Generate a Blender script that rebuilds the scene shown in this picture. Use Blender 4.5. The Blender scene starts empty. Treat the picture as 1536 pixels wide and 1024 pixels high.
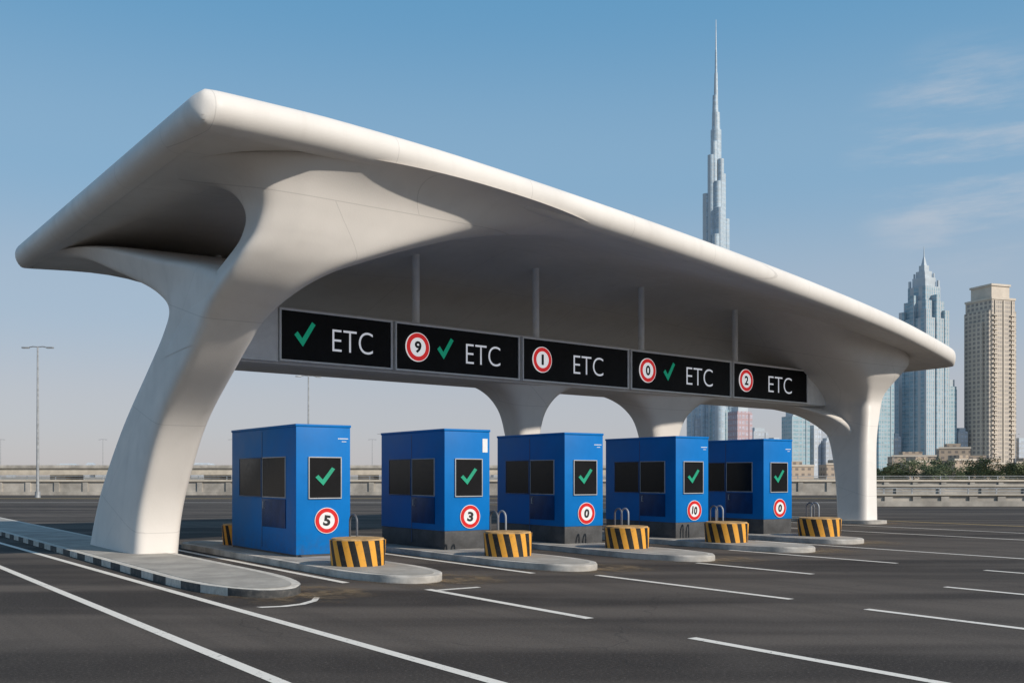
import bpy, bmesh, math, random
from mathutils import Vector, Matrix
random.seed(7)
scene = bpy.context.scene
scene.view_settings.view_transform = 'Standard'
scene.view_settings.look = 'None'
scene.view_settings.exposure = 0
YAW = math.radians(34.85)
FW = Vector((math.sin(YAW), math.cos(YAW), 0)); RT = Vector((math.cos(YAW), -math.sin(YAW), 0))
def site(right, forward, z=0.0):
    v = FW*forward + RT*right
    return (v.x, v.y, z)

# ------------------------------------------------------------------ materials
def new_mat(name):
    m = bpy.data.materials.new(name); m.use_nodes = True
    nt = m.node_tree; b = nt.nodes['Principled BSDF']
    return m, nt, b
def N(nt, t, **kw):
    n = nt.nodes.new(t)
    for k, v in kw.items(): setattr(n, k, v)
    return n
def math_n(nt, op, a, b=None, c=None):
    n = N(nt, 'ShaderNodeMath', operation=op)
    for i, v in enumerate((a, b, c)):
        if v is None: continue
        if isinstance(v, (int, float)): n.inputs[i].default_value = v
        else: nt.links.new(v, n.inputs[i])
    return n.outputs[0]
def mixc(nt, f, a, b):
    n = N(nt, 'ShaderNodeMix', data_type='RGBA')
    if isinstance(f, (int, float)): n.inputs[0].default_value = f
    else: nt.links.new(f, n.inputs[0])
    for i, v in ((6, a), (7, b)):
        if isinstance(v, tuple): n.inputs[i].default_value = (*v[:3], 1)
        else: nt.links.new(v, n.inputs[i])
    return n.outputs[2]
def ramp(nt, f, p0, p1, v0=0.0, v1=1.0):
    n = N(nt, 'ShaderNodeMapRange', interpolation_type='SMOOTHSTEP')
    nt.links.new(f, n.inputs[0])
    n.inputs[1].default_value = p0; n.inputs[2].default_value = p1
    n.inputs[3].default_value = v0; n.inputs[4].default_value = v1
    return n.outputs[0]
def objc(nt, scale=(1,1,1), rot=(0,0,0)):
    tc = N(nt, 'ShaderNodeTexCoord'); mp = N(nt, 'ShaderNodeMapping')
    mp.inputs['Scale'].default_value = scale; mp.inputs['Rotation'].default_value = rot
    nt.links.new(tc.outputs['Object'], mp.inputs[0]); return mp.outputs[0]
def noise(nt, vec, s, d=4, r=0.55):
    n = N(nt, 'ShaderNodeTexNoise'); nt.links.new(vec, n.inputs['Vector'])
    n.inputs['Scale'].default_value = s; n.inputs['Detail'].default_value = d; n.inputs['Roughness'].default_value = r
    return n.outputs['Fac']
def bump(nt, b, h, strength, dist=0.02):
    n = N(nt, 'ShaderNodeBump'); n.inputs['Strength'].default_value = strength; n.inputs['Distance'].default_value = dist
    nt.links.new(h, n.inputs['Height']); nt.links.new(n.outputs[0], b.inputs['Normal'])
def simple(name, c, rough=0.6, var=0.15, scale=3.0, metal=0.0, spec=0.5, bmp=0.1, coat=0.0):
    m, nt, b = new_mat(name)
    v = objc(nt)
    f = noise(nt, v, scale, 5, 0.6)
    lo = tuple(x*(1-var) for x in c); hi = tuple(min(1, x*(1+var)) for x in c)
    nt.links.new(mixc(nt, ramp(nt, f, 0.3, 0.7), lo, hi), b.inputs['Base Color'])
    f2 = noise(nt, v, scale*9, 3, 0.6)
    nt.links.new(ramp(nt, f2, 0.2, 0.8, rough-0.07, rough+0.07), b.inputs['Roughness'])
    b.inputs['Metallic'].default_value = metal; b.inputs['Specular IOR Level'].default_value = spec
    b.inputs['Coat Weight'].default_value = coat
    if bmp: bump(nt, b, f2, bmp)
    return m
def emis(m, c, s):
    b = m.node_tree.nodes['Principled BSDF']
    b.inputs['Emission Color'].default_value = (*c, 1); b.inputs['Emission Strength'].default_value = s
    return m

def concrete(name, c, joints=True, vert=False):
    m, nt, b = new_mat(name)
    v = objc(nt)
    big = noise(nt, v, 0.35, 4, 0.55); mid = noise(nt, v, 2.3, 5, 0.6); fine = noise(nt, v, 30, 3, 0.6)
    st = noise(nt, objc(nt, (1.6, 1.6, 0.15)), 1.5, 5, 0.6)
    col = mixc(nt, ramp(nt, big, 0.3, 0.7), tuple(x*0.90 for x in c), c)
    col = mixc(nt, ramp(nt, mid, 0.42, 0.75, 0, 0.32), col, tuple(x*0.85 for x in c))
    col = mixc(nt, ramp(nt, st, 0.5, 0.8, 0, 0.22), col, (c[0]*0.66, c[1]*0.64, c[2]*0.61))
    if joints:
        br = N(nt, 'ShaderNodeTexBrick')
        if vert:
            s = N(nt, 'ShaderNodeSeparateXYZ'); nt.links.new(v, s.inputs[0]); cb = N(nt, 'ShaderNodeCombineXYZ')
            nt.links.new(math_n(nt, 'ADD', math_n(nt, 'ADD', s.outputs[1], math_n(nt, 'MULTIPLY', s.outputs[0], .6)), math_n(nt, 'MULTIPLY', s.outputs[2], 1.25)), cb.inputs[0])
            nt.links.new(math_n(nt, 'SUBTRACT', s.outputs[2], math_n(nt, 'MULTIPLY', s.outputs[1], .25)), cb.inputs[1])
            nt.links.new(cb.outputs[0], br.inputs['Vector'])
            br.inputs['Brick Width'].default_value = 3.4; br.inputs['Row Height'].default_value = 2.4
        else:
            nt.links.new(objc(nt, (1, 1, 1), (0, 0, -0.15)), br.inputs['Vector'])
            br.inputs['Brick Width'].default_value = 3.6; br.inputs['Row Height'].default_value = 2.6
        br.inputs['Scale'].default_value = 1.0
        br.inputs['Mortar Size'].default_value = 0.010; br.inputs['Mortar Smooth'].default_value = 0.3
        col = mixc(nt, math_n(nt, 'MULTIPLY', br.outputs['Fac'], 0.32), col, tuple(x*0.4 for x in c))
    nt.links.new(col, b.inputs['Base Color'])
    nt.links.new(ramp(nt, mid, 0.2, 0.8, 0.42, 0.62), b.inputs['Roughness'])
    b.inputs['Specular IOR Level'].default_value = 0.4
    bump(nt, b, fine, 0.15, 0.01)
    return m
M_can = concrete('canopy_concrete', (0.76, 0.722, 0.68))
M_col = concrete('column_concrete', (0.75, 0.708, 0.665), True, True)
M_beam = concrete('beam_concrete', (0.70, 0.67, 0.64), False)

# asphalt
M_asph, nt, b = new_mat('asphalt')
v = objc(nt)
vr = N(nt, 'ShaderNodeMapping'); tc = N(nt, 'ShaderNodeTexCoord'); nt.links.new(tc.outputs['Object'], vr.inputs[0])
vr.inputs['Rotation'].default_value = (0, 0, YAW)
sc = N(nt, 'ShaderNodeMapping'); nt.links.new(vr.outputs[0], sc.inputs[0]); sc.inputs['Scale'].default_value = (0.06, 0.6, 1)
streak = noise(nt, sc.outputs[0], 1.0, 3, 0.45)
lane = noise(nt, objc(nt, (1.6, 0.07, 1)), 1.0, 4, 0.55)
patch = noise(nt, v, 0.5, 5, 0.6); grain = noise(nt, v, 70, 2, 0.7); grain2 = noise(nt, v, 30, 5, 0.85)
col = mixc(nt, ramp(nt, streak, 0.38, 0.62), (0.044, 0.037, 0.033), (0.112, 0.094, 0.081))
col = mixc(nt, ramp(nt, lane, 0.4, 0.7, 0, 0.5), col, (0.056, 0.048, 0.042))
col = mixc(nt, ramp(nt, patch, 0.45, 0.75, 0, 0.35), col, (0.115, 0.099, 0.086))
col = mixc(nt, ramp(nt, grain2, 0.52, 0.72, 0, 0.75), col, (0.20, 0.175, 0.155))
col = mixc(nt, ramp(nt, grain2, 0.47, 0.3, 0, 0.85), col, (0.013, 0.011, 0.010))
vo = N(nt, 'ShaderNodeTexVoronoi', feature='DISTANCE_TO_EDGE'); vo.inputs['Scale'].default_value = 0.16
wv = N(nt, 'ShaderNodeVectorMath', operation='ADD'); nz = N(nt, 'ShaderNodeTexNoise'); nz.inputs['Scale'].default_value = 1.1
nt.links.new(v, nz.inputs['Vector']); nt.links.new(v, wv.inputs[0]); nt.links.new(nz.outputs['Color'], wv.inputs[1]); nt.links.new(wv.outputs[0], vo.inputs['Vector'])
col = mixc(nt, ramp(nt, vo.outputs['Distance'], 0.004, 0.0, 0, 0.3), col, (0.02, 0.02, 0.02))
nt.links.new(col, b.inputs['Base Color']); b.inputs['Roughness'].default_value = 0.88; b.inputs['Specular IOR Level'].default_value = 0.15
bump(nt, b, grain, 0.5, 0.008)

def paint(name, c):
    m, nt, b = new_mat(name)
    v = objc(nt); f = noise(nt, v, 14, 6, 0.75); g = noise(nt, v, 1.3, 3, 0.6)
    s = math_n(nt, 'ADD', f, math_n(nt, 'MULTIPLY', g, 0.35))
    nt.links.new(mixc(nt, ramp(nt, s, 0.74, 0.88), c, (0.2, 0.185, 0.17)), b.inputs['Base Color'])
    b.inputs['Roughness'].default_value = 0.7; return m
M_white = paint('road_paint_white', (0.76, 0.71, 0.64)); M_yel = paint('road_paint_yellow', (0.6, 0.42, 0.14))
M_sand = simple('sand_ground', (0.30, 0.26, 0.21), 0.9, 0.2, 0.05)
M_kerb = simple('kerb_concrete', (0.46, 0.43, 0.39), 0.8, 0.3, 2.2, bmp=0.3)
def slab(name, c):
    m, nt, b = new_mat(name); v = objc(nt)
    f = noise(nt, v, 1.1, 6, .65); g = noise(nt, v, 25, 4, .75)
    col = mixc(nt, ramp(nt, f, .35, .7), tuple(x*.7 for x in c), tuple(x*1.1 for x in c))
    col = mixc(nt, ramp(nt, g, .5, .8, 0, .45), col, tuple(x*.5 for x in c))
    s = N(nt, 'ShaderNodeSeparateXYZ'); nt.links.new(v, s.inputs[0])
    j = math_n(nt, 'LESS_THAN', math_n(nt, 'FRACT', math_n(nt, 'DIVIDE', math_n(nt, 'ADD', s.outputs[1], 50.3), 2.4)), .008)
    col = mixc(nt, math_n(nt, 'MULTIPLY', j, .6), col, (.05, .05, .05))
    nt.links.new(col, b.inputs['Base Color']); b.inputs['Roughness'].default_value = .85; bump(nt, b, g, .3, .01); return m
M_slab = slab('island_concrete', (0.40, 0.37, 0.33))
m, nt, b = new_mat('kerb_striped'); M_kstripe = m
sx = N(nt, 'ShaderNodeSeparateXYZ'); nt.links.new(objc(nt), sx.inputs[0])
st = math_n(nt, 'GREATER_THAN', math_n(nt, 'FRACT', math_n(nt, 'MULTIPLY', math_n(nt, 'ADD', sx.outputs[1], 20.2), 0.72)), 0.5)
wn = noise(nt, objc(nt), 7, 5, 0.7)
cA = mixc(nt, ramp(nt, wn, 0.35, 0.7), (0.62, 0.585, 0.53), (0.42, 0.39, 0.345)); cB = mixc(nt, ramp(nt, wn, 0.4, 0.75), (0.05, 0.05, 0.05), (0.13, 0.12, 0.11))
gz = N(nt, 'ShaderNodeNewGeometry'); sg = N(nt, 'ShaderNodeSeparateXYZ'); nt.links.new(gz.outputs['Normal'], sg.inputs[0])
side = math_n(nt, 'LESS_THAN', sg.outputs[2], 0.8)
nt.links.new(mixc(nt, math_n(nt, 'MULTIPLY', st, side), cA, cB), b.inputs['Base Color']); b.inputs['Roughness'].default_value = 0.8

def bluep(name, c):
    m, nt, b = new_mat(name)
    v = objc(nt); g = noise(nt, v, 1.2, 4, 0.6); sx = N(nt, 'ShaderNodeSeparateXYZ'); nt.links.new(v, sx.inputs[0])
    col = mixc(nt, ramp(nt, g, 0.3, 0.7), tuple(x*0.86 for x in c), c)
    dn = math_n(nt, 'MULTIPLY', ramp(nt, sx.outputs[2], 0.6, 0.0), ramp(nt, noise(nt, v, 6, 5, 0.7), 0.35, 0.75, 0, 0.5))
    col = mixc(nt, dn, col, (0.06, 0.065, 0.08))
    st = noise(nt, objc(nt, (14, 14, 0.6)), 1, 4, 0.6)
    col = mixc(nt, ramp(nt, st, 0.55, 0.85, 0, 0.3), col, (c[0]+0.005, c[1]*.7, c[2]*0.75))
    nt.links.new(col, b.inputs['Base Color']); nt.links.new(ramp(nt, g, 0.2, 0.8, 0.38, 0.55), b.inputs['Roughness'])
    b.inputs['Specular IOR Level'].default_value = .18
    bump(nt, b, noise(nt, v, 2.0, 2, 0.5), 0.08, 0.03)
    return m
M_blue = bluep('blue_steel', (0.0, 0.165, 0.51))
M_navy = simple('navy_panel', (0.001, 0.035, 0.13), 0.4, 0.2, spec=.2)
M_plinth = simple('plinth_grey', (0.06, 0.06, 0.062), 0.7, 0.3)
M_glass = simple('dark_glass', (0.004, 0.005, 0.007), 0.2, 0.3, 1.0, spec=0.2, bmp=0.0)
M_frame = simple('window_frame', (0.36, 0.37, 0.39), 0.4, 0.1)
M_dframe = simple('dark_frame', (0.005, 0.06, 0.18), 0.4, 0.1)
M_black = simple('display_black', (0.004, 0.004, 0.005), 0.5, 0.3, 2.0, spec=0.15, bmp=0.0)
M_sframe = simple('sign_frame', (0.80, 0.79, 0.77), 0.45, 0.06)
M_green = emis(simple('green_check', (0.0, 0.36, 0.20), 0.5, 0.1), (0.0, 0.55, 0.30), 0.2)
M_greenp = simple('green_film', (0.0, 0.30, 0.17), 0.5, 0.1)
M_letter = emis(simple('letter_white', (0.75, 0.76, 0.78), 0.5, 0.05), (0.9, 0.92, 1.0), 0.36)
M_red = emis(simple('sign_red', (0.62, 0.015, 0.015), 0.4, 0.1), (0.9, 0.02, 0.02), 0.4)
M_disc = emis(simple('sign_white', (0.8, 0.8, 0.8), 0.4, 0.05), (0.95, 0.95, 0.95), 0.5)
M_num = simple('numeral_black', (0.01, 0.01, 0.01), 0.5, 0.1)
M_redp = simple('red_film', (0.62, 0.008, 0.008), 0.4, 0.1); M_discp = simple('white_film', (0.75, 0.75, 0.75), 0.4, 0.05)
M_steel = simple('galvanised_steel', (0.38, 0.39, 0.40), 0.45, 0.2, metal=0.4)
M_dsteel = simple('dark_steel', (0.16, 0.16, 0.17), 0.4, 0.2, metal=0.4)
M_rod = simple('white_rod', (0.8, 0.8, 0.79), 0.5, 0.05)
m, nt, b = new_mat('hazard_stripes'); M_haz = m
v = objc(nt); sx = N(nt, 'ShaderNodeSeparateXYZ'); nt.links.new(v, sx.inputs[0])
th = math_n(nt, 'MULTIPLY', math_n(nt, 'ARCTAN2', sx.outputs[1], sx.outputs[0]), 13/(2*math.pi))
ph = math_n(nt, 'ADD', th, math_n(nt, 'MULTIPLY', sx.outputs[2], 0.95))
stp = math_n(nt, 'GREATER_THAN', math_n(nt, 'FRACT', math_n(nt, 'ADD', ph, 20)), 0.5)
w = noise(nt, v, 11, 6, 0.75)
ye = mixc(nt, ramp(nt, w, 0.5, 0.8), (0.78, 0.36, 0.04), (0.40, 0.2, 0.05)); bk = mixc(nt, ramp(nt, w, 0.45, 0.75), (0.010, 0.010, 0.010), (0.05, 0.045, 0.04))
nt.links.new(mixc(nt, stp, ye, bk), b.inputs['Base Color']); b.inputs['Roughness'].default_value = 0.6; bump(nt, b, w, 0.2, 0.01)
M_cap = simple('drum_cap', (0.44, 0.27, 0.11), 0.75, 0.4, 5)
M_wall = simple('barrier_concrete', (0.38, 0.35, 0.31), 0.9, 0.3, 0.6)
M_cope = simple('coping_concrete', (0.52, 0.46, 0.38), 0.85, 0.12, 1.0)
M_bark = simple('bark', (0.09, 0.065, 0.045), 0.9, 0.3, 6)

def facade(name, wallc, glassc, fh, mw, fr=0.35, mr=0.3, vert=0.0, rough=0.45):
    m, nt, b = new_mat(name)
    v = objc(nt); s = N(nt, 'ShaderNodeSeparateXYZ'); nt.links.new(v, s.inputs[0])
    fl = math_n(nt, 'LESS_THAN', math_n(nt, 'FRACT', math_n(nt, 'DIVIDE', math_n(nt, 'ADD', s.outputs[2], 1000*fh), fh)), fr)
    h = math_n(nt, 'ADD', math_n(nt, 'ADD', s.outputs[0], s.outputs[1]), 1000*mw)
    mu = math_n(nt, 'LESS_THAN', math_n(nt, 'FRACT', math_n(nt, 'DIVIDE', h, mw)), mr)
    k = math_n(nt, 'MAXIMUM', math_n(nt, 'MULTIPLY', fl, 1-vert), mu)
    q = noise(nt, objc(nt, (0.1, 0.1, 0.25)), 1.0, 3, 0.8)
    g2 = mixc(nt, ramp(nt, q, 0.35, 0.7), glassc, tuple(min(1, x*1.5) for x in glassc))
    w2 = mixc(nt, ramp(nt, noise(nt, v, 0.03, 3, 0.6), 0.35, 0.7), tuple(x*0.88 for x in wallc), wallc)
    nt.links.new(mixc(nt, k, g2, w2), b.inputs['Base Color'])
    b.inputs['Roughness'].default_value = rough; b.inputs['Specular IOR Level'].default_value = 0.4
    return m
F_glass = facade('facade_silver_glass', (0.47, 0.53, 0.58), (0.31, 0.39, 0.46), 8, 4.2, 0.22, 0.35, 0.3, .35)  # tower facade colours are paled to paint in the distance haze
F_teal = facade('facade_teal_glass', (0.42, 0.49, 0.53), (0.22, 0.33, 0.38), 6, 6, 0.3, 0.25)
F_pier = facade('facade_pier_glass', (0.48, 0.51, 0.54), (0.22, 0.32, 0.38), 6, 6.5, 0.25, 0.42, 0.4)
F_beige = facade('facade_beige_stone', (0.58, 0.51, 0.43), (0.24, 0.22, 0.21), 6.5, 5, 0.36, 0.42, rough=0.7)
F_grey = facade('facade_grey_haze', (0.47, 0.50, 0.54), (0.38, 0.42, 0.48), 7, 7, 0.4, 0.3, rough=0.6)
F_red = facade('facade_red_tower', (0.46, 0.33, 0.35), (0.36, 0.33, 0.38), 8, 6, 0.35, 0.3, rough=0.6)
F_low = facade('facade_low_houses', (0.50, 0.40, 0.31), (0.2, 0.17, 0.15), 3.5, 4, 0.55, 0.5, rough=0.8)
M_crown = simple('tower_cladding', (0.46, 0.51, 0.55), 0.4, 0.1, 0.05, bmp=0)
M_bstone = simple('tower_stone', (0.58, 0.51, 0.43), 0.7, 0.1, 0.05, bmp=0)

m, nt, b = new_mat('foliage'); M_leaf = m
oi = N(nt, 'ShaderNodeNewGeometry')
nt.links.new(mixc(nt, oi.outputs['Random Per Island'], (0.04, 0.065, 0.025), (0.12, 0.14, 0.065)), b.inputs['Base Color']); b.inputs['Roughness'].default_value = 0.8

# ------------------------------------------------------------------ mesh helpers
class MB:
    def __init__(s): s.bm = bmesh.new()
    def box(s, x0, x1, y0, y1, z0, z1, bev=0.0, seg=2, M=None):
        t = bmesh.new(); bmesh.ops.create_cube(t, size=1)
        for v in t.verts: v.co = Vector(((x0+x1)/2+v.co.x*(x1-x0), (y0+y1)/2+v.co.y*(y1-y0), (z0+z1)/2+v.co.z*(z1-z0)))
        if bev: bmesh.ops.bevel(t, geom=t.edges[:], offset=bev, segments=seg, affect='EDGES', profile=0.6)
        s._merge(t, M); return s
    def _merge(s, t, M=None):
        if M is not None: t.transform(M)
        me = bpy.data.meshes.new('tmp'); t.to_mesh(me); t.free(); s.bm.from_mesh(me); bpy.data.meshes.remove(me)
    def prism(s, pts, z0, z1, bev=0.0, M=None, taper=1.0):
        t = bmesh.new(); n = len(pts)
        cx = sum(p[0] for p in pts)/n; cy = sum(p[1] for p in pts)/n
        a = [t.verts.new((p[0], p[1], z0)) for p in pts]
        c = [t.verts.new((cx+(p[0]-cx)*taper, cy+(p[1]-cy)*taper, z1)) for p in pts]
        t.faces.new(a[::-1]); top = t.faces.new(c)
        for i in range(n): t.faces.new((a[i], a[(i+1)%n], c[(i+1)%n], c[i]))
        if bev: bmesh.ops.bevel(t, geom=list(top.edges), offset=bev, segments=3, affect='EDGES', profile=0.5)
        s._merge(t, M); return s
    def cyl(s, cx, cy, z0, z1, r0, r1=None, seg=24, M=None, bev=0):
        r1 = r0 if r1 is None else r1
        pts = [(cx+r0*math.cos(2*math.pi*i/seg), cy+r0*math.sin(2*math.pi*i/seg)) for i in range(seg)]
        return s.prism(pts, z0, z1, bev, M, max(r1/r0, 0.001))
    def tube(s, path, r, seg=10):
        rings = []; P = [Vector(p) for p in path]
        for i, p in enumerate(P):
            d = (P[min(i+1, len(P)-1)]-P[max(i-1, 0)]).normalized()
            u = d.orthogonal().normalized() if i == 0 else (pu - d*pu.dot(d)).normalized()
            pu = u; w = d.cross(u); rr = r[i] if isinstance(r, (list, tuple)) else r
            rings.append([s.bm.verts.new(p+(u*math.cos(2*math.pi*k/seg)+w*math.sin(2*math.pi*k/seg))*rr) for k in range(seg)])
        for a, c in zip(rings, rings[1:]):
            for k in range(seg): s.bm.faces.new((a[k], a[(k+1)%seg], c[(k+1)%seg], c[k]))
        s.bm.faces.new(rings[0][::-1]); s.bm.faces.new(rings[-1]); return s
    def poly(s, pts, flip=False):
        vs = [s.bm.verts.new(p) for p in pts]; s.bm.faces.new(vs[::-1] if flip else vs); return s
    def obj(s, name, mat, parent=None, loc=(0,0,0), rot=(0,0,0), smooth=35, **props):
        me = bpy.data.meshes.new(name)
        bmesh.ops.recalc_face_normals(s.bm, faces=s.bm.faces[:]) if not props.pop('norecalc', False) else None
        s.bm.to_mesh(me); s.bm.free()
        if smooth:
            for p in me.polygons: p.use_smooth = True
            me.set_sharp_from_angle(angle=math.radians(smooth))
        me.materials.append(mat)
        return link(name, me, parent, loc, rot, **props)
def link(name, data, parent=None, loc=(0,0,0), rot=(0,0,0), **props):
    o = bpy.data.objects.new(name, data); scene.collection.objects.link(o)
    o.location = loc; o.rotation_euler = rot
    if parent: o.parent = parent
    for k, v in props.items(): o[k] = v
    return o
def thing(name, loc, label, category, rot=(0,0,0), group=None):
    o = link(name, None, None, loc, rot, label=label, category=category)
    o.empty_display_size = 0.3
    if group: o['group'] = group
    return o
def text_mesh(txt, width, height, bold=0.0):
    c = bpy.data.curves.new('t', 'FONT'); c.body = txt; c.offset = bold; c.resolution_u = 6
    o = bpy.data.objects.new('t', c); scene.collection.objects.link(o)
    bpy.context.view_layer.update()
    me = bpy.data.meshes.new_from_object(o.evaluated_get(bpy.context.evaluated_depsgraph_get()))
    bpy.data.objects.remove(o)
    xs = [v.co.x for v in me.vertices]; ys = [v.co.y for v in me.vertices]
    cx = (min(xs)+max(xs))/2; cy = (min(ys)+max(ys))/2
    sx = width/(max(xs)-min(xs)); sy = height/(max(ys)-min(ys))
    for v in me.vertices: v.co = Vector(((v.co.x-cx)*sx, 0, (v.co.y-cy)*sy))
    return me
def lettering(name, txt, w, h, mat, parent, loc, bold=0.0, rot=(0,0,0)):
    me = text_mesh(txt, w, h, bold); me.materials.clear(); me.materials.append(mat); me.name = name
    return link(name, me, parent, loc, rot)
CHK = [(0, .44), (.15, .58), (.37, .32), (.84, 1.0), (1.0, .90), (.40, 0.0)]
def check(parent, loc, w, h, mat, mat2=None):
    mb = MB()
    pts = [((x-.5)*w, (z-.5)*h) for x, z in CHK]
    M = Matrix.Rotation(math.radians(90), 4, 'X')
    mb.prism([(p[0], p[1]) for p in pts], -0.006, 0.006, M=M)
    return mb.obj('check_mark', mat, parent, loc, smooth=0)
def disc_sign(parent, loc, r, txt, mats, th=0.03, bold=0.02, tw=0.62, tilt=0):
    e = link('number_sign', None, parent, loc)
    M = Matrix.Rotation(math.radians(90), 4, 'X')
    MB().cyl(0, 0, -0.0, th, r*1.05, seg=40, M=M).obj('rim', mats[1], e)
    MB().cyl(0, 0, th+0.0005, th+0.003, r, seg=40, M=M).obj('ring', mats[0], e)
    MB().cyl(0, 0, th+0.0035, th+0.006, r*0.68, seg=40, M=M).obj('face', mats[1], e)
    lettering('numeral', txt, r*tw, r*0.86, mats[2], e, (0, -th-0.009, 0), bold, (0, tilt, 0))
    return e

# ------------------------------------------------------------------ ground and roads
g = MB(); g.poly([(-6000, -6000, -0.012), (6000, -6000, -0.012), (6000, 6000, -0.012), (-6000, 6000, -0.012)])
g.obj('ground', M_sand, smooth=0, kind='structure')
r = MB()
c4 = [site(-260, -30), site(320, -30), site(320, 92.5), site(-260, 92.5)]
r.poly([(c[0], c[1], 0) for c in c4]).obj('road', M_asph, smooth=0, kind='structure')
def marking(x0, x1, y0, y1, mat=M_white, skew=0.0):
    MB().poly([(x0, y0, .004), (x1, y0, .004), (x1-skew*(y1-y0), y1, .004), (x0-skew*(y1-y0), y1, .004)]).obj('road_marking', mat, smooth=0, kind='structure')
W = 0.065
marking(3.33-W, 3.33+W, 2, 60, skew=.013); marking(4.83-W, 4.83+W, 2, 40, skew=.024)
for x, y0, y1 in [(7.15, 14.9, 26), (7.75, 9.5, 13.35), (7.7, 4.6, 7.75), (11.25, 9.4, 13.6), (10.55, 14.5, 26), (11.2, 5.3, 8.15), (14.45, 11.6, 14.4), (14.45, 7.0, 9.1),
                  (17.6, 12.1, 16.5), (17.6, 8, 10.3), (20.7, 10.4, 18.5), (26.8, 13.5, 24), (30.0, 14, 30), (7.7, -3, 2.0), (11.2, 1, 3.6), (14.45, 3, 5.4)]:
    marking(x-W, x+W, y0, y1)
marking(34.0, 34.15, 5, 60, M_yel)
marking(7.82, 8.55, 13.1, 13.22)
mb = MB()
pts = [(4.9, 12.7), (5.2, 12.62), (5.5, 12.7), (5.78, 12.95), (5.98, 13.3)]
up = [mb.bm.verts.new((x, y, .004)) for x, y in pts]; dn = [mb.bm.verts.new((x-.03, y+.12, .004)) for x, y in pts]
for i in range(len(pts)-1): mb.bm.faces.new((up[i], up[i+1], dn[i+1], dn[i]))
mb.obj('road_marking', M_white, smooth=0, kind='structure')
def fline(r0, r1, f0, f1, mat):
    q = [site(r0, f0), site(r1, f0), site(r1, f1), site(r0, f1)]
    MB().poly([(c[0], c[1], .004) for c in q]).obj('road_marking', mat, smooth=0, kind='structure')
fline(-150, 200, 78, 78.7, M_yel); fline(-150, 200, 66, 66.35, M_white)
m, nt, b = new_mat('dust'); M_dust = m
v = objc(nt); f = noise(nt, v, 2.2, 6, .7)
gr = N(nt, 'ShaderNodeTexGradient', gradient_type='SPHERICAL'); nt.links.new(objc(nt, (1, 1, 1)), gr.inputs[0])
al = math_n(nt, 'MULTIPLY', ramp(nt, gr.outputs['Fac'], 0.0, .55), ramp(nt, f, .4, .7, 0, .75))
b.inputs['Base Color'].default_value = (.28, .195, .11, 1); b.inputs['Roughness'].default_value = .95
nt.links.new(al, b.inputs['Alpha'])
def dust(x, y, sx_, sy_):
    o = MB().poly([(-1, -1, 0), (1, -1, 0), (1, 1, 0), (-1, 1, 0)]).obj('ground_dust', M_dust, None, (x, y, .009), smooth=0, kind='structure'); o.scale = (sx_, sy_, 1)

IH = 0.12
def stadium(x0, x1, y0, y1, inset=0.0, nose=1.6, n=20):
    R = (x1-x0)/2 - inset; cx = (x0+x1)/2; L = nose - inset; y0 += inset; y1 -= inset
    sg = lambda v: math.copysign(abs(v)**.92, v)
    pts = [(cx - R*sg(math.cos(math.pi*i/n)), y0+L - L*sg(math.sin(math.pi*i/n))) for i in range(n+1)]
    pts += [(cx + R*math.cos(math.pi*i/n), y1-R + R*math.sin(math.pi*i/n)) for i in range(n+1)]
    return pts
def island(x0, x1, y0, y1, kerbmat, label, nose=1.6):
    e = thing('traffic_island', ((x0+x1)/2, y0, 0), label, 'traffic island', group='toll lane islands')
    o = ((x0+x1)/2, y0)
    loc = lambda P: [(p[0]-o[0], p[1]-o[1]) for p in P]
    MB().prism(loc(stadium(x0, x1, y0, y1, 0, nose)), 0.0, IH, bev=0.035).obj('kerb', kerbmat, e)
    MB().prism(loc(stadium(x0, x1, y0, y1, .15, nose)), 0.01, IH+.006).obj('paving', M_slab, e)
    dust((x0+x1)/2+.3, y0+.4, (x1-x0)*.85, 1.6)
island(4.72, 6.35, 13.6, 46, M_kstripe, 'long concrete island with black and white painted kerb under canopy column', 2.8)
BX = [7.93, 11.33, 14.62, 18.22, 21.55]; BW = 1.16
for i, bx in enumerate(BX):
    cx = bx+BW/2-.32
    island(cx-.78, cx+.80, (14.1, 14.25, 14.5, 14.9, 16.1)[i], 25, M_kerb, 'low pale concrete island with rounded nose carrying a toll booth', (2.2, 2.2, 2.1, 1.9, 1.2)[i])
island(31.0, 32.3, 22.35, 44, M_kerb, 'low pale concrete island under the canopy end column', .6)

# ------------------------------------------------------------------ canopy
def lerp(a, b, t): return a+(b-a)*t
def sstep(a, b, x): t = min(1, max(0, (x-a)/(b-a))); return t*t*(3-2*t)
def interp(tab, x):
    if x <= tab[0][0]: return tab[0][1]
    for i in range(len(tab)-1):
        (x0, y0), (x1, y1) = tab[i], tab[i+1]
        if x <= x1:
            t = (x-x0)/(x1-x0)
            p0 = tab[max(i-1, 0)]; p3 = tab[min(i+2, len(tab)-1)]
            m0 = (y1-p0[1])/(x1-p0[0])*(x1-x0); m1 = (p3[1]-y0)/(p3[0]-x0)*(x1-x0)
            t2, t3 = t*t, t*t*t
            return (2*t3-3*t2+1)*y0+(t3-2*t2+t)*m0+(-2*t3+3*t2)*y1+(t3-t2)*m1
    return tab[-1][1]
NL, NR = Vector((4.72, 14.75)), Vector((37.7, 23.0)); FL, FR = Vector((4.4, 28.6)), Vector((37.2, 31.6))
ZN = [(0, 7.14), (.03, 7.22), (.08, 7.33), (.17, 7.42), (.3, 7.42), (.44, 7.36), (.62, 7.2), (.8, 6.93), (.92, 6.6), (1, 6.3)]
ZF = [(0, 7.26), (.075, 7.36), (.14, 7.0), (.2, 6.62), (.3, 6.45), (.6, 6.45), (.85, 6.4), (1, 6.15)]
RR = 0.31
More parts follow.
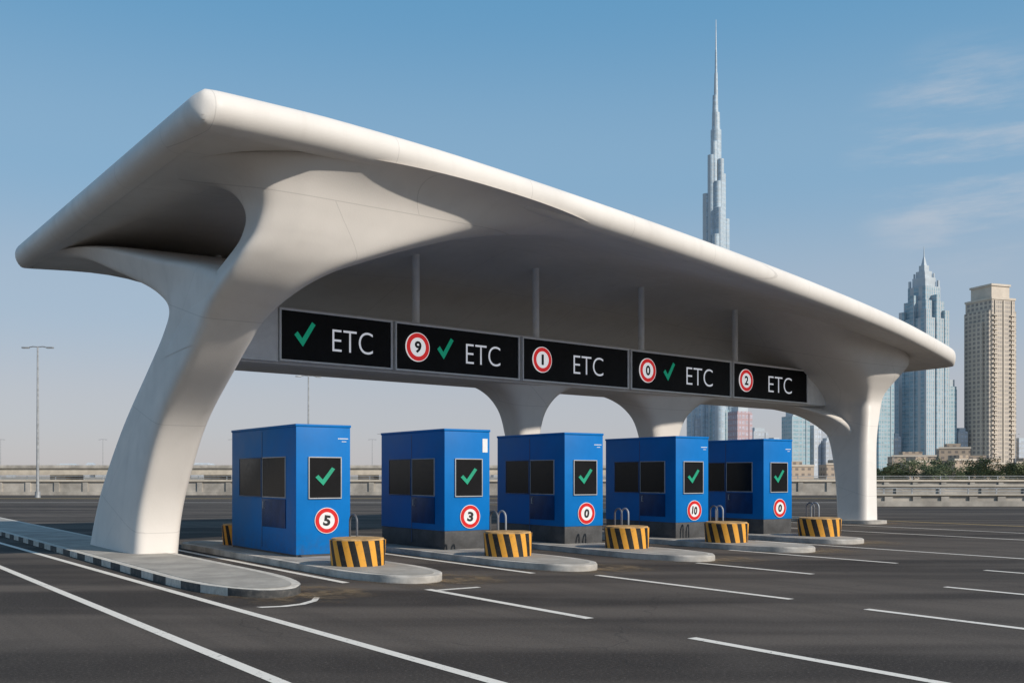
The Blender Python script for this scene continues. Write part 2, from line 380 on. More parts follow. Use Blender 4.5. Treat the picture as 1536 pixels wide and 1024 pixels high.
def roof(s, v):
    P = NL.lerp(NR, s).lerp(FL.lerp(FR, s), v)
    zc = lerp(interp(ZN, s), interp(ZF, s), v)
    bp = 1.42*sstep(.04, .36, s)*sstep(1.0, .62, s)**.8*max(0, math.sin(math.pi*min(max(v, 0), 1)))**1.6
    return P, zc, bp
def inv_roof(x, y):
    s, v = .5, .5
    for _ in range(30):
        P, _, _ = roof(s, v); e = Vector((x, y))-P
        ds = (NR-NL).lerp(FR-FL, v); dv = FL.lerp(FR, s)-NL.lerp(NR, s)
        det = ds.x*dv.y-ds.y*dv.x
        s += (e.x*dv.y-e.y*dv.x)/det; v += (ds.x*e.y-ds.y*e.x)/det
    return s, v
def under(x, y):
    s, v = inv_roof(x, y); s = min(max(s, 0), 1); v = min(max(v, 0), 1)
    _, zc, bp = roof(s, v); return zc-RR+bp+.04
es = [0, .008, .03, .07, .12, .18, .25, .31, .35, .385, .5, .75, 1.0, 1.4]
def samples(L, step):
    n = int((L-2.8)/step); mid = [1.4+(L-2.8)*i/n for i in range(1, n)]
    return es+mid+[L-e for e in reversed(es)]
LL, WW = 33.4, 12.2; Rc = .5
SS = samples(LL, 0.5); VV = samples(WW, 0.4)
can = thing('toll_canopy', (0, 0, 0), 'sweeping white concrete toll plaza canopy with flared curved columns', 'canopy')
bm = bmesh.new(); topv = {}; botv = {}
for i, a in enumerate(SS):
    for j, c in enumerate(VV):
        ea, ec = min(a, LL-a), min(c, WW-c); e = min(ea, ec)
        a2, c2 = a, c
        rc = Rc if a < LL/2 else 1.0
        if ea < rc and ec < rc:
            p, q = 1-ea/rc, 1-ec/rc
            pp, qq = p*math.sqrt(1-q*q/2), q*math.sqrt(1-p*p/2)
            na, nc = rc*(1-pp), rc*(1-qq)
            a2 = na if a < LL/2 else LL-na; c2 = nc if c < WW/2 else WW-nc
        P, zc, bp = roof(a2/LL, c2/WW)
        h = math.sqrt(max(0, RR*RR-(RR-min(e, RR))**2))
        hb = h-.05*sstep(.345, .39, e)
        th = 0.22*math.sin(math.pi*c2/WW)**2*sstep(0, 5, ea)
        t = bm.verts.new((P.x, P.y, zc+h+bp*1.02+th*(1 if e > 0 else 0)))
        topv[i, j] = t
        botv[i, j] = t if e <= 0 else bm.verts.new((P.x, P.y, zc-hb+bp))
for i in range(len(SS)-1):
    for j in range(len(VV)-1):
        for D, fl in ((topv, False), (botv, True)):
            q = [D[i, j], D[i+1, j], D[i+1, j+1], D[i, j+1]]
            q2 = []
            for k in q:
                if k not in q2: q2.append(k)
            try: bm.faces.new(q2[::-1] if fl else q2)
            except ValueError: pass
mb = MB(); mb.bm.free(); mb.bm = bm
mb.obj('roof', M_can, can, smooth=50)

def loft(levels, n=5.0, K=96, steps=80, shear=None, name='column', sub=0.03, foot=True, ntop=3.0):
    tabs = [[(i, l[k]) for i, l in enumerate(levels)] for k in range(7)]
    mb = MB(); rings = []
    for i in range(steps+1):
        k = (len(levels)-1)*i/steps
        yn, zn, yf, zf, xl, xr, w = [interp(t, k) for t in tabs]
        w = min(max(w, 0), 1); ring = []
        nn = lerp(n, ntop, w)
        for j in range(K):
            th = 2*math.pi*j/K; c, s_ = math.cos(th), math.sin(th)
            x = (xl+xr)/2+(xr-xl)/2*math.copysign(abs(c)**(2/nn), c)
            q = .5+.5*math.copysign(abs(s_)**(2/nn), s_)
            y = lerp(yn, yf, q); z = lerp(zn, zf, q)
            if shear: y += shear*max(0, x-7.0)*min(1, max(0, (27-y)/8))
            zz = lerp(z, under(x, y)+sub, w) if w > 0 else z
            kk = 1 if not foot else .93+.07*min(1, max(0, zz/4.5))
            ring.append(mb.bm.verts.new((x*kk, y*kk, zz)))
        rings.append(ring)
    for a, c in zip(rings, rings[1:]):
        for k in range(K): mb.bm.faces.new((a[k], a[(k+1)%K], c[(k+1)%K], c[k]))
    return mb.obj(name, M_col, can, smooth=60)
stem = [(22.9, 0, 27.3, 0, 5.9, 7.0, 0), (22.65, .8, 26.6, .8, 5.9, 7.0, 0), (22.1, 1.6, 25.7, 1.6, 5.9, 7.0, 0), (20.9, 2.8, 23.9, 2.8, 5.9, 7.0, 0),
        (19.1, 3.85, 22.0, 3.85, 5.9, 7.0, 0), (17.95, 4.58, 20.9, 4.5, 5.9, 7.05, 0), (17.35, 5.1, 20.5, 4.95, 5.9, 7.15, 0), (18.3, 5.5, 21.1, 5.35, 5.88, 7.4, 0),
        (20.2, 5.95, 22.3, 5.8, 5.75, 8.0, 0), (22.4, 6.45, 23.9, 6.25, 5.5, 8.8, .1), (24.3, 6.8, 25.6, 6.65, 5.2, 9.8, .45), (25.6, 7.0, 27.2, 6.95, 4.95, 10.8, .9), (26.2, 7.0, 28.0, 7.0, 4.8, 11.5, 1)]
loft(stem, n=7)
front = [(18.7, 4.1, 20.9, 4.0, 5.893, 7.007, 0), (17.9, 4.6, 19.8, 4.6, 5.893, 7.09, 0), (17.1, 5.05, 18.6, 5.05, 5.93, 7.42, 0), (16.65, 5.45, 17.75, 5.45, 6.08, 8.05, 0),
         (16.4, 5.82, 17.4, 5.82, 6.26, 9.0, .02), (16.2, 6.14, 17.4, 6.14, 6.3, 10.2, .14), (15.98, 6.4, 17.8, 6.4, 6.1, 11.6, .4), (15.7, 6.62, 18.6, 6.62, 5.7, 13.2, .7), (15.42, 6.78, 19.6, 6.78, 5.3, 15.0, .93), (15.2, 6.86, 20.6, 6.86, 5.05, 17.0, 1)]
loft(front, n=6, shear=0.2476, name='column_branch', ntop=2.3)
L4 = [(24.45, 0, 25.85, 0, 33.55, 34.45, 0), (24.45, 1.5, 25.95, 1.5, 33.55, 34.4, 0), (24.4, 3.0, 26.2, 3.0, 33.5, 34.35, 0), (24.25, 4.0, 26.6, 4.0, 33.35, 34.35, 0),
      (24.1, 4.7, 27.0, 4.7, 33.1, 34.4, 0), (23.85, 5.15, 27.5, 5.15, 32.6, 34.65, 0), (23.55, 5.5, 28.1, 5.5, 31.8, 35.05, .08), (23.35, 5.75, 29.0, 5.75, 30.6, 35.6, .35), (23.25, 5.92, 29.9, 5.92, 29.2, 36.05, .8), (23.2, 6.0, 30.6, 6.0, 28.2, 36.4, 1)]
loft(L4, n=5, steps=50)
L5 = [(24.6, 2.4, 25.9, 2.4, 33.75, 34.2, 0), (24.75, 3.1, 26.15, 3.1, 33.55, 34.2, 0), (25.05, 3.65, 26.6, 3.65, 33.2, 34.2, 0), (25.5, 4.08, 27.1, 4.08, 32.6, 34.2, 0), (26.0, 4.32, 27.6, 4.32, 31.9, 34.2, 0), (26.3, 4.43, 27.9, 4.43, 31.0, 34.2, 0)]
loft(L5, n=4, steps=30, name='column_branch')
BA = math.atan(0.107)
bd = Vector((math.cos(BA), math.sin(BA))); bn = Vector((-math.sin(BA), math.cos(BA)))
def bpt(s, t): p = Vector((9.5, 23.5))+bd*s+bn*t; return p.x, p.y
for cx, cy, k in ((18.1, 25.45, 1.0), (24.4, 26.15, 1.45)):
    Lm = [(cy-.45, 0, cy+.45, 0, cx-.36*k, cx+.36*k, 0), (cy-.45, 2.4, cy+.45, 2.4, cx-.38*k, cx+.38*k, 0), (cy-.5, 3.1, cy+.5, 3.1, cx-.46*k, cx+.46*k, 0), (cy-.58, 3.65, cy+.58, 3.65, cx-.62*k, cx+.62*k, 0),
          (cy-.7, 4.05, cy+.7, 4.05, cx-.9*k, cx+.9*k, 0), (cy-.8, 4.3, cy+.8, 4.3, cx-1.25*k, cx+1.25*k, 0), (cy-.85, 4.46, cy+.85, 4.46, cx-1.7*k, cx+1.7*k, 0)]
    loft(Lm, n=4, K=48, steps=36, foot=False)
rotb = (0, 0, BA); ob = (9.5, 23.5, 0)
MB().box(-1.45, 24.4, .13, 2.2, 4.42, 5.84, .03).obj('beam', M_beam, can, ob, rotb)
MB().box(-1.3, -.03, -.02, .127, 4.47, 5.79, .012).obj('end_panel', M_sframe, can, ob, rotb)
MB().box(22.58, 24.2, -.02, .127, 4.47, 5.79, .012).obj('end_panel', M_sframe, can, ob, rotb)
for X in (13.85, 18.25, 22.95, 28.0):
    s = (X-9.5)*1.0057; x, y = bpt(s, .45)
    MB().cyl(0, 0, 5.75, under(x, y)+.1, .105, seg=16).obj('hanger_rod', M_rod, can, (x, y, 0))
x, y = bpt(-.9, 1.4); MB().cyl(0, 0, 5.75, under(x, y)+.1, .08, seg=16).obj('hanger_rod', M_rod, can, (x, y, 0))

# ------------------------------------------------------------------ lane signs
def lane_sign(x0, x1, items, label):
    s0, s1 = (x0-9.5)*1.0057, (x1-9.5)*1.0057; cx = (s0+s1)/2; hw = (s1-s0)/2
    x, y = bpt(cx, 0)
    e = thing('lane_sign', (x, y, 5.13), label, 'road sign', (0, 0, BA), 'electronic lane signs on the gantry')
    H = .64
    MB().box(-hw, hw, -.02, .12, -H, H, .012).obj('housing', M_sframe, e)
    f = MB(); t = .045
    for a in ((-hw, hw, H-t, H), (-hw, hw, -H, -H+t), (-hw, -hw+t, -H+t, H-t), (hw-t, hw, -H+t, H-t)):
        f.box(a[0], a[1], -.07, -.022, a[2], a[3], .006)
    f.obj('frame', M_sframe, e)
    MB().box(-hw+t, hw-t, -.034, -.021, -H+t, H-t).obj('display', M_black, e, smooth=0)
    for it in items:
        lx = (it[1]-9.5)*1.0057-cx
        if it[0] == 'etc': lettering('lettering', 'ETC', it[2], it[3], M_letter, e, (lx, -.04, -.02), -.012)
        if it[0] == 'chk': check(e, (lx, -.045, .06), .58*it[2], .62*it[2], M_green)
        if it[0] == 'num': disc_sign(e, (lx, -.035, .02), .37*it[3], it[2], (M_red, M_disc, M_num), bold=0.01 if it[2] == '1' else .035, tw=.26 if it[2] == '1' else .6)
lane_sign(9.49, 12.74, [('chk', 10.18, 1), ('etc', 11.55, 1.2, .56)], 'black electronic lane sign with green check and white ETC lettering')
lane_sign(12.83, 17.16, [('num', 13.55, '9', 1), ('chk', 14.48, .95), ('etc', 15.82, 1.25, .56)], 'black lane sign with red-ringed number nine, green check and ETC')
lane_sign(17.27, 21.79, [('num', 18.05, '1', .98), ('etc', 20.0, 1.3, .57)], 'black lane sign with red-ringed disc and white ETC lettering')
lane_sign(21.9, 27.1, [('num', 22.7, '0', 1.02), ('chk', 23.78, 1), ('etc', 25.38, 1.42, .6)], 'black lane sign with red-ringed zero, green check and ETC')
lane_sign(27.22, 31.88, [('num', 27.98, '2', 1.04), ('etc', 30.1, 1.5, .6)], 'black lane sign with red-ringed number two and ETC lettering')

# ------------------------------------------------------------------ booths
def booth(i, x, yf, depth, num, plinth, label, sticker=False):
    H = 2.6
    e = thing('toll_booth', (x+BW/2, yf, IH+.005), label, 'toll booth', group='blue toll booths on the lane islands')
    hw = BW/2; zb = .40 if plinth else 0.04
    MB().box(-hw, hw, 0, depth, zb, H-.05, .012).obj('body', M_blue, e)
    MB().box(-hw-.015, hw+.015, -.015, depth+.015, H-.052, H, .015).obj('roof', M_blue, e)
    MB().box(-hw+.012, hw-.012, .012, depth-.012, 0, zb+.001, .008).obj('plinth', M_plinth, e)
    w = link('window', None, e, (0, 0, 0)); a0, a1, z0, z1 = -hw+.25, hw-.2, 1.13, 1.96; t = .022
    f = MB()
    for q in ((a0, a1, z1-t, z1), (a0, a1, z0, z0+t), (a0, a0+t, z0+t, z1-t), (a1-t, a1, z0+t, z1-t)):
        f.box(q[0], q[1], -.03, .004, q[2], q[3], .005)
    f.obj('frame', M_frame, w)
    MB().box(a0+t, a1-t, -.012, .002, z0+t, z1-t).obj('glass', M_black, w, smooth=0)
    check(w, ((a0+a1)/2, -.02, (z0+z1)/2+.03), .42, .36, M_greenp)
    d0 = depth
    for (y0, y1, zz0) in ((d0*.50, d0*.86, 1.14), (d0*.14, d0*.485, 1.14)):
        w = link('window', None, e, (-hw, 0, 0)); f = MB(); t = .02
        for q in ((y0, y1, 1.97-t, 1.97), (y0, y1, zz0, zz0+t), (y0, y0+t, zz0+t, 1.97-t), (y1-t, y1, zz0+t, 1.97-t)):
            f.box(-.02, .004, q[0], q[1], q[2], q[3], .005)
        f.obj('frame', M_dframe if y0 > d0*.4 else M_frame, w)
        MB().box(-.012, .002, y0+t, y1-t, zz0+t, 1.97-t).obj('glass', M_glass, w, smooth=0)
    dr = link('door', None, e, (-hw, 0, 0))
    MB().box(-.016, .002, d0*.14, d0*.485, .54, 1.115, .006).obj('panel', M_navy, dr)
    MB().tube([(-.02, d0*.44, .92), (-.06, d0*.44, .92), (-.06, d0*.44, 1.06), (-.02, d0*.44, 1.06)], .011, 8).obj('handle', M_steel, dr)
    disc_sign(e, (.06, -.004, .70), .245, num, (M_redp, M_discp, M_num), th=.015, bold=0.045, tw=.75 if len(num) > 1 else .62, tilt=.14)
    if sticker:
        MB().box(hw-.19, hw-.06, -.006, .002, 2.1, 2.4).obj('notice', M_discp, e, smooth=0)
    else:
        f = MB(); f.box(hw-.27, hw-.245, -.004, .001, 2.315, 2.335); f.box(hw-.25, hw-.05, -.004, .001, 2.318, 2.334); f.obj('small_print', M_discp, e, smooth=0)
        MB().box(hw-.19, hw-.09, -.004, .001, 2.262, 2.274).obj('small_print', M_discp, e, smooth=0)
    MB().box(-hw-.004, -hw+.003, d0*.492, d0*.5, .1, H-.1).obj('seam', M_dframe, e, smooth=0)
booth(0, BX[0], 18.75, 3.6, '5', False, 'bright blue steel toll booth with check-marked window and number disc')
booth(1, BX[1], 18.8, 2.9, '3', True, 'blue toll booth on grey plinth with number three disc, white notice', True)
booth(2, BX[2], 18.85, 2.8, '0', True, 'bright blue toll booth on grey plinth with zero disc')
booth(3, BX[3], 18.9, 2.75, '10', True, 'bright blue toll booth on grey plinth with number disc')
booth(4, BX[4], 18.95, 2.8, '0', True, 'bright blue toll booth on grey plinth with curved mark disc')

def drum(x, y, r=.52):
    e = thing('crash_drum', (x, y, IH+.004), 'squat drum with diagonal black and yellow hazard stripes on island', 'crash barrier', group='striped crash drums before the booths')
    h = .45
    MB().cyl(0, 0, 0, h, r*.95, r, seg=48, bev=.02).obj('drum', M_haz, e)
    MB().cyl(0, 0, h+.001, h+.03, r*.95, r*.92, seg=48, bev=.01).obj('cap', M_cap, e)
for x, y, r in ((8.17, 16.55, .50), (11.6, 16.8, .49), (15.0, 17.1, .50), (18.35, 17.3, .53), (22.25, 17.65, .57), (8.4, 23.1, .42)): drum(x, y, r)
def hoop(x, y, n, wd=.3):
    e = thing('hoop_guard', (x, y, IH), 'steel hoop guard rail standing behind a striped drum', 'guard rail', group='hoop guards on the islands')
    for k in range(n):
        o = k*.2; p = [(o, -wd/2, 0), (o, -wd/2, .72)]
        for i in range(1, 9):
            t = math.pi*i/9; p.append((o, -wd/2*math.cos(t), .72+wd/2*math.sin(t)))
        p += [(o, wd/2, .72), (o, wd/2, 0)]
        MB().tube(p, .02, 10).obj('hoop', M_dsteel if k == 0 else M_steel, e)
hoop(8.5, 17.4, 1); hoop(11.8, 17.6, 2, .28); hoop(15.4, 17.85, 2, .24); hoop(18.75, 18.1, 2, .24); hoop(23.0, 18.55, 2, .26)

# ------------------------------------------------------------------ barriers, overpass
def barrier(fwd, r0, r1, h, label, step=3.0, rail=True):
    e = thing('concrete_barrier', site(0, fwd), label, 'barrier wall', (0, 0, -YAW), 'roadside barrier walls')
    m = MB(); m.box(r0, r1, 0, .35, -.05, h*.86)
    x = r0
    while x < r1:
        m.box(x, x+.45, -.12, .0, -.05, h*.86-.05); x += step
    m.box(r0, r1, -.2, -.003, -.05, .3)
    m.obj('wall', M_wall, e, smooth=0)
    MB().box(r0, r1, -.15, .45, h*.86+.002, h, .03).obj('coping', M_cope, e)
    if rail:
        m = MB(); m.box(r0, r1, .1, .15, h+.3, h+.35); m.box(r0, r1, .1, .14, h+.14, h+.17); x = r0
        while x < r1: m.box(x, x+.07, .1, .16, h, h+.35); x += step
        m.obj('railing', M_steel, e, smooth=0)
barrier(93, -130, 60, 1.4, 'weathered concrete roadside barrier wall with steel railing', 2.6)
barrier(93.5, 61, 190, 1.3, 'weathered concrete roadside barrier wall with steel railing', 2.6)
barrier(58, 19.5, 90, .7, 'low concrete barrier with pilasters beside the road', 1.6, True)
barrier(72, 24, 110, 1.1, 'pale concrete median barrier beside the road', 3, False)
e = thing('overpass', site(0, 165), 'long sand-coloured elevated road deck on low piers', 'overpass', (0, 0, -YAW))
MB().box(-210, 30, 0, 9, 1.9, 3.0, .05).obj('deck', M_cope, e)
MB().box(-210, 30, -.3, -.01, 3.0, 3.5, .05).obj('parapet', M_wall, e)
for k in range(-8, 2): MB().box(k*25, k*25+2.5, 1, 8, 0, 1.9).obj('pier', M_wall, e, smooth=0)

def lamp(right, fwd, h, yawo=0):
    e = thing('street_lamp', site(right, fwd), 'tall grey street lamp with twin arms beside the road', 'street lamp', (0, 0, -YAW+yawo), 'street lamps along the highway')
    MB().cyl(0, 0, 0, .5, .22, .2, 12).obj('base', M_steel, e)
    MB().cyl(0, 0, .5, h, .12, .06, 12).obj('pole', M_steel, e)
    MB().tube([(-.8, 0, h-.05), (-.4, 0, h+.03), (0, 0, h), (.4, 0, h+.03), (.8, 0, h-.05)], .045, 8).obj('arm', M_steel, e)
    for sgn in (-1, 1): MB().box(min(sgn*.7, sgn*1.25), max(sgn*.7, sgn*1.25), -.14, .14, h-.12, h, .03).obj('lamp_head', M_steel, e)
lamp(-37.8, 81.5, 12.0); lamp(-19.9, 100, 11.5, .3)
for r_, f_ in ((-150, 300), (-120, 300), (-82, 300), (-41, 300), (-33, 260), (-24, 350), (70, 300), (112, 300), (128, 260)): lamp(r_, f_, 12.5)

# ------------------------------------------------------------------ skyline
def simple_tower(u0, u1, top, mat, label, fwd=1534, yaw=0.5):
    k = fwd/1534; c = ((u0+u1)/2-768)*k; wd = (u1-u0)*k
    hw = wd/(abs(math.cos(yaw))+abs(math.sin(yaw)))/2
    e = thing('skyscraper', site(c, fwd), label, 'skyscraper', (0, 0, -YAW+yaw), 'city skyline towers')
    z = (714-top)*k
    m = MB(); m.box(-hw, hw, -hw, hw, 0, z*.93); m.box(-hw*1.06, -hw*.6, -hw*1.06, -hw*.6, 0, z*.9); m.box(hw*.6, hw*1.06, -hw*1.06, -hw*.6, 0, z*.9)
    m.obj('wall', mat, e, smooth=0)
    MB().box(-hw*.7, hw*.7, -hw*.7, hw*.7, z*.93, z).obj('crown', M_crown, e, smooth=0)
e = thing('skyscraper', site(306, 1534), 'very tall stepped silver glass tower tapering to a thin needle spire', 'skyscraper', (0, 0, -YAW), 'city skyline towers')
m = MB()
def lobe(dx, dy, r, z): m.cyl(dx, dy, 0, z, r, seg=20)
lobe(0, 0, 8, 520)
for dx, dy, r_, z in ((-14.5, -2, 5.8, 424), (-8.5, -8, 5.6, 480), (-4.5, -9, 4.6, 500), (14, -2, 5.8, 386), (8.5, -7, 4.8, 452), (5.5, -9, 4.6, 474), (0, -12, 5.2, 440), (2, -16, 5.6, 400), (-4, -18, 5.6, 360),
                     (-22, -3, 7, 300), (22, -3, 7, 270), (-28, -2, 7, 200), (29, -3, 7, 170), (0, -26, 8, 230), (-36, 0, 8, 120), (36, 0, 8, 90)):
    lobe(dx, dy, r_, z)
m.obj('wall', F_glass, e, smooth=40)
m = MB(); m.cyl(0, 0, 520, 546, 6.4, 5.8, 14); m.cyl(-1, 0, 546, 572, 4.6, 4.0, 14); m.cyl(0, 0, 572, 606, 3.2, 2.4, 12); m.cyl(0, 0, 606, 640, 1.9, 1.4, 10)
m.obj('crown', F_glass, e, smooth=40)
MB().cyl(0, 0, 640, 686, 1.0, .35, 8).obj('spire', M_crown, e)
e = thing('skyscraper', site(618, 1534), 'blue glass tower with pale piers, stepped crown and spire', 'skyscraper', (0, 0, -YAW), 'city skyline towers')
Rz = Matrix.Rotation(math.radians(28), 4, 'Z'); m = MB()
for hw, z in ((24, 236), (20, 262), (16, 284)): m.box(-hw, hw, -hw, hw, 0, z, M=Rz)
for sx_ in (-1, 1):
    for sy_ in (-1, 1): m.box(sx_*20-5, sx_*20+5, sy_*20-5, sy_*20+5, 0, 248, M=Rz)
m.box(-4, 4, -26, 26, 0, 270, M=Rz); m.box(-26, 26, -4, 4, 0, 270, M=Rz)
m.obj('wall', F_pier, e, smooth=0)
m = MB(); m.box(-11.5, 11.5, -11.5, 11.5, 284, 298, M=Rz); m.box(-8, 8, -8, 8, 298, 308, M=Rz); m.box(-5, 5, -5, 5, 308, 317, M=Rz); m.prism([(-3, -3), (3, -3), (3, 3), (-3, 3)], 317, 330, taper=.3, M=Rz)
for sx_ in (-1, 1):
    for sy_ in (-1, 1):
        m.box(sx_*14-1.5, sx_*14+1.5, sy_*14-1.5, sy_*14+1.5, 284, 294, M=Rz); m.box(sx_*9.5-1, sx_*9.5+1, sy_*9.5-1, sy_*9.5+1, 298, 305, M=Rz)
m.obj('crown', M_crown, e, smooth=0)
MB().cyl(0, 0, 329, 346, 1.0, .4, 8).obj('spire', M_crown, e)
e = thing('skyscraper', site(717, 1534), 'beige stone residential tower with rows of windows and stepped top', 'skyscraper', (0, 0, -YAW), 'city skyline towers')
Rz = Matrix.Rotation(math.radians(20), 4, 'Z'); m = MB()
m.box(-26, 26, -24, 24, 0, 246, M=Rz); m.box(-22, 22, -25.5, 25.5, 0, 262, M=Rz); m.box(-29, -20, -14, 14, 0, 230, M=Rz)
m.obj('wall', F_beige, e, smooth=0)
m = MB(); m.box(-23, 23, -26.5, 26.5, 262, 265, M=Rz); m.box(-17, 17, -20, 20, 265, 283, M=Rz); m.box(-18.5, 18.5, -21.5, 21.5, 283, 286, M=Rz)
for k in (-2, 0, 2): m.box(k*8-1, k*8+1, -27, -25.7, 0, 261, M=Rz)
for z in range(14, 244, 7):
    m.box(-21, -12, -28.5, -25.4, z, z+1.4, M=Rz); m.box(12, 21, -28.5, -25.4, z, z+1.4, M=Rz)
m.obj('crown', M_bstone, e, smooth=0)  # balcony slabs and wall fins share this mesh with the stepped top
simple_tower(1303, 1337, 560, F_teal, 'slim green-blue glass tower', yaw=.35)
simple_tower(1345, 1372, 500, F_teal, 'blue glass tower block beside the spired tower', fwd=1600, yaw=.2)
simple_tower(1417, 1433, 568, F_teal, 'narrow dark glass tower', yaw=.3)
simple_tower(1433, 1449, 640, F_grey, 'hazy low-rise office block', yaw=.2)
simple_tower(1175, 1211, 616, F_teal, 'blue glass office tower with flat roof', yaw=.3)
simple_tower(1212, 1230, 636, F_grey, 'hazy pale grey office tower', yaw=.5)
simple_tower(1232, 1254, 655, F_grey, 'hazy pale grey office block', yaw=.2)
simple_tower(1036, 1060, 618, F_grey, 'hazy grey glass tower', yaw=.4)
simple_tower(1056, 1092, 606, F_teal, 'blue glass tower with flat top', yaw=.3)
simple_tower(1093, 1126, 608, F_red, 'faint reddish tower under construction', fwd=1450, yaw=.4)
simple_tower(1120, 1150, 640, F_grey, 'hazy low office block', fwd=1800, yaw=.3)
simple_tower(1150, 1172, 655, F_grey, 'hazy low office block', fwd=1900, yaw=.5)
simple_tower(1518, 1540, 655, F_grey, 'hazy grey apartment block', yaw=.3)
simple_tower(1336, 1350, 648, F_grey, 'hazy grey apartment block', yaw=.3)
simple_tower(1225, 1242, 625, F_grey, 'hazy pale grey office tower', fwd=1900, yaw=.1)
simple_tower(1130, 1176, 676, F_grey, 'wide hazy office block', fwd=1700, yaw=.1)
random.seed(21)
for k in range(26):
    u = random.uniform(-10, 760); simple_tower(u, u+random.uniform(10, 34), random.uniform(688, 701), F_grey, 'hazy distant low block on the horizon', fwd=2600, yaw=.2)
for (r_, f_, w_, h_) in ((250, 640, 26, 14), (276, 640, 18, 19), (300, 660, 24, 12), (238, 600, 18, 10), (322, 640, 22, 10), (350, 660, 26, 11), (175, 640, 24, 8), (205, 640, 22, 9), (262, 600, 14, 11), (290, 620, 16, 9)):
    e = thing('house', site(r_, f_), 'low sand-coloured flat-roofed house', 'house', (0, 0, -YAW+random.uniform(-.3, .3)), 'low houses below the towers')
    MB().box(-w_/2, w_/2, -6, 6, 0, h_).box(-w_/4, w_/5, -5, 5, h_, h_+3).obj('wall', F_low, e, smooth=0)
    MB().box(-w_/2-.4, w_/2+.4, -6.4, -6.01, h_-.2, h_+.9).obj('parapet', M_bstone, e, smooth=0)

# ------------------------------------------------------------------ trees
def tree_proto(h):
    e = thing('tree', (0, 0, 0), 'small dusty green tree with uneven crown behind the barrier', 'tree', group='trees behind the barrier')
    t = MB(); t.tube([(0, 0, 0), (.05, .02, h*.25), (.0, .1, h*.5), (.1, .1, h*.8)], [.16, .12, .09, .03], 8)
    for k in range(6):
        a = k*1.05; t.tube([(0, .05, h*(.3+.05*k)), (math.cos(a)*h*.18, math.sin(a)*h*.18, h*(.45+.06*k)), (math.cos(a)*h*.33, math.sin(a)*h*.33, h*(.55+.06*k))], [.06, .04, .015], 6)
    t.obj('trunk', M_bark, e)
    c = MB(); cl = []
    for k in range(22):
        a = random.uniform(0, 6.28); rr = h*.4*math.sqrt(random.random()); cl.append((Vector((math.cos(a)*rr, math.sin(a)*rr, h*random.uniform(.35, .92))), random.uniform(.12, .2)*h))
    for _ in range(1500):
        p, R = random.choice(cl); d = Vector((random.gauss(0, 1), random.gauss(0, 1), random.gauss(0, .8))).normalized()*R*random.uniform(.5, 1.1)
        q = p+d; u = Vector((random.gauss(0, 1), random.gauss(0, 1), random.gauss(0, 1))).normalized(); w_ = u.orthogonal().normalized(); s = random.uniform(.07, .16)
        c.poly([q-u*s*1.5, q+w_*s*.7, q+u*s*1.5, q-w_*s*.7])
    c.obj('crown', M_leaf, e, smooth=0, norecalc=True)
    return e
protos = [tree_proto(4.2), tree_proto(5.2)]
spots = []
u = 1322
while u < 1560:
    f_ = random.uniform(160, 205); spots.append(((u-768)/1534*f_, f_)); u += random.choice((5, 7, 9, 12, 20))
for k in range(7): spots.append((-36+k*30+random.uniform(-8, 8), random.uniform(230, 260)))
for i, (r_, f_) in enumerate(spots):
    p = protos[i % 2]; sc_ = random.uniform(.45, .98); rz = random.uniform(0, 6)
    if i < 2:
        p.location = site(r_, f_); p.scale = (sc_*1.2, sc_*1.2, sc_); p.rotation_euler = (0, 0, rz); continue
    q = p.copy(); scene.collection.objects.link(q); q.location = site(r_, f_); q.scale = (sc_*1.25, sc_*1.25, sc_); q.rotation_euler = (0, 0, rz)
    for ch in list(p.children):
        if ch.name.startswith(('trunk', 'crown')):
            c = ch.copy(); scene.collection.objects.link(c); c.parent = q

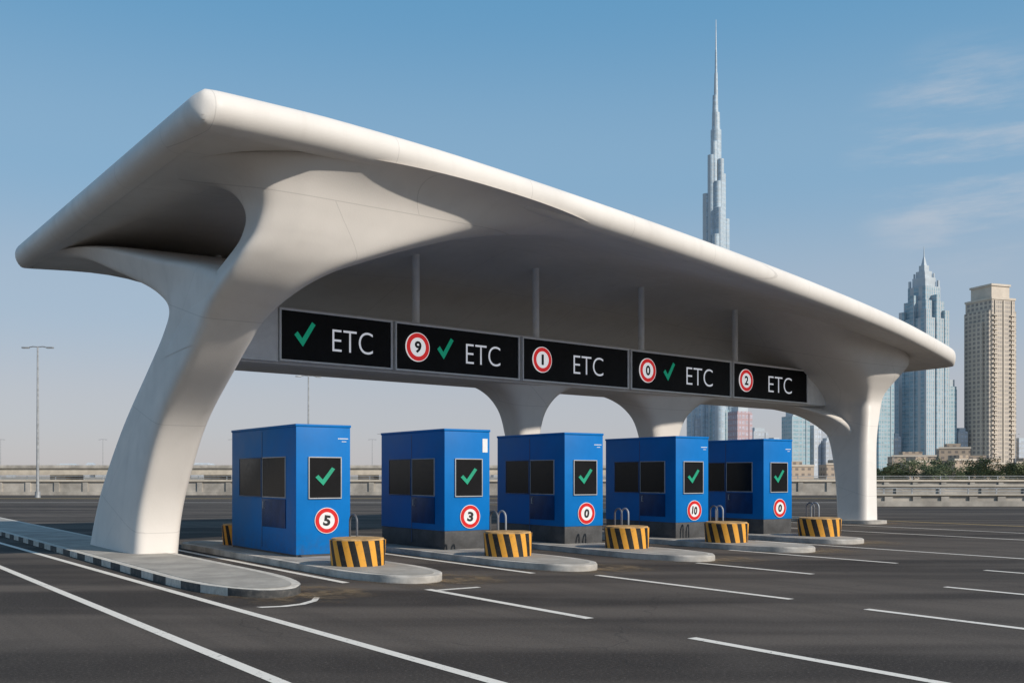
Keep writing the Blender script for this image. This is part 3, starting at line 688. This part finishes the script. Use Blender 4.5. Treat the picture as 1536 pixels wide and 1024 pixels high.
# ------------------------------------------------------------------ light, sky, camera
EL = math.radians(31); az = Vector((0.36, -0.933)).normalized()
sd = Vector((az.x*math.cos(EL), az.y*math.cos(EL), math.sin(EL)))
sun = bpy.data.lights.new('sun', 'SUN'); sun.energy = 4.2; sun.angle = math.radians(1.0); sun.color = (1.0, .915, .80)
so = link('sun', sun); so.rotation_euler = sd.to_track_quat('Z', 'Y').to_euler()
w = bpy.data.worlds.new('World'); scene.world = w; w.use_nodes = True; nt = w.node_tree
bg = nt.nodes['Background']; sky = N(nt, 'ShaderNodeTexSky', sky_type='NISHITA')
sky.sun_disc = False; sky.sun_elevation = EL; sky.sun_rotation = math.atan2(az.x, az.y); sky.air_density = 1.0; sky.dust_density = .6; sky.ozone_density = 1.5
STR = .12
tc = N(nt, 'ShaderNodeTexCoord'); gen = tc.outputs['Generated']
sp = N(nt, 'ShaderNodeSeparateXYZ'); nt.links.new(gen, sp.inputs[0])
cr = N(nt, 'ShaderNodeValToRGB'); nt.links.new(sp.outputs[2], cr.inputs[0]); cr.color_ramp.interpolation = 'EASE'
els = cr.color_ramp.elements
stops = [(0.0, (.49, .475, .505)), (.06, (.47, .485, .54)), (.16, (.37, .47, .585)), (.28, (.24, .42, .60)), (.44, (.125, .335, .56)), (1.0, (.12, .22, .37))]
els[0].position = 0; els[1].position = 1.0
for p_, _ in stops[1:-1]: els.new(p_)
for el_, (p_, c_) in zip(els, stops): el_.position = p_; el_.color = (*[x for x in c_], 1)
sc_n = N(nt, 'ShaderNodeVectorMath', operation='SCALE'); nt.links.new(cr.outputs[0], sc_n.inputs[0]); sc_n.inputs['Scale'].default_value = 1/STR
base = mixc(nt, .88, sky.outputs[0], sc_n.outputs[0])
dot = N(nt, 'ShaderNodeVectorMath', operation='DOT_PRODUCT'); nt.links.new(gen, dot.inputs[0]); dot.inputs[1].default_value = Vector((.80, .485, .265)).normalized()
mask = ramp(nt, dot.outputs['Value'], .9935, .9995)
mp = N(nt, 'ShaderNodeMapping'); nt.links.new(gen, mp.inputs[0]); mp.inputs['Rotation'].default_value = (0, .25, YAW); mp.inputs['Scale'].default_value = (6, 6, 34)
nf = noise(nt, mp.outputs[0], 1.0, 8, .62)
cf = math_n(nt, 'MULTIPLY', ramp(nt, nf, .42, .75, 0, .5), mask)
col = mixc(nt, cf, base, (.62/STR, .62/STR, .65/STR))
nt.links.new(col, bg.inputs[0]); bg.inputs[1].default_value = STR

cam = bpy.data.cameras.new('camera'); cam.sensor_width = 36; cam.lens = 35.95; cam.shift_y = 202/1536; cam.clip_end = 12000; cam.clip_start = .1
co = link('camera', cam, None, (0, 0, 1.7), (math.radians(90), 0, -YAW)); scene.camera = co
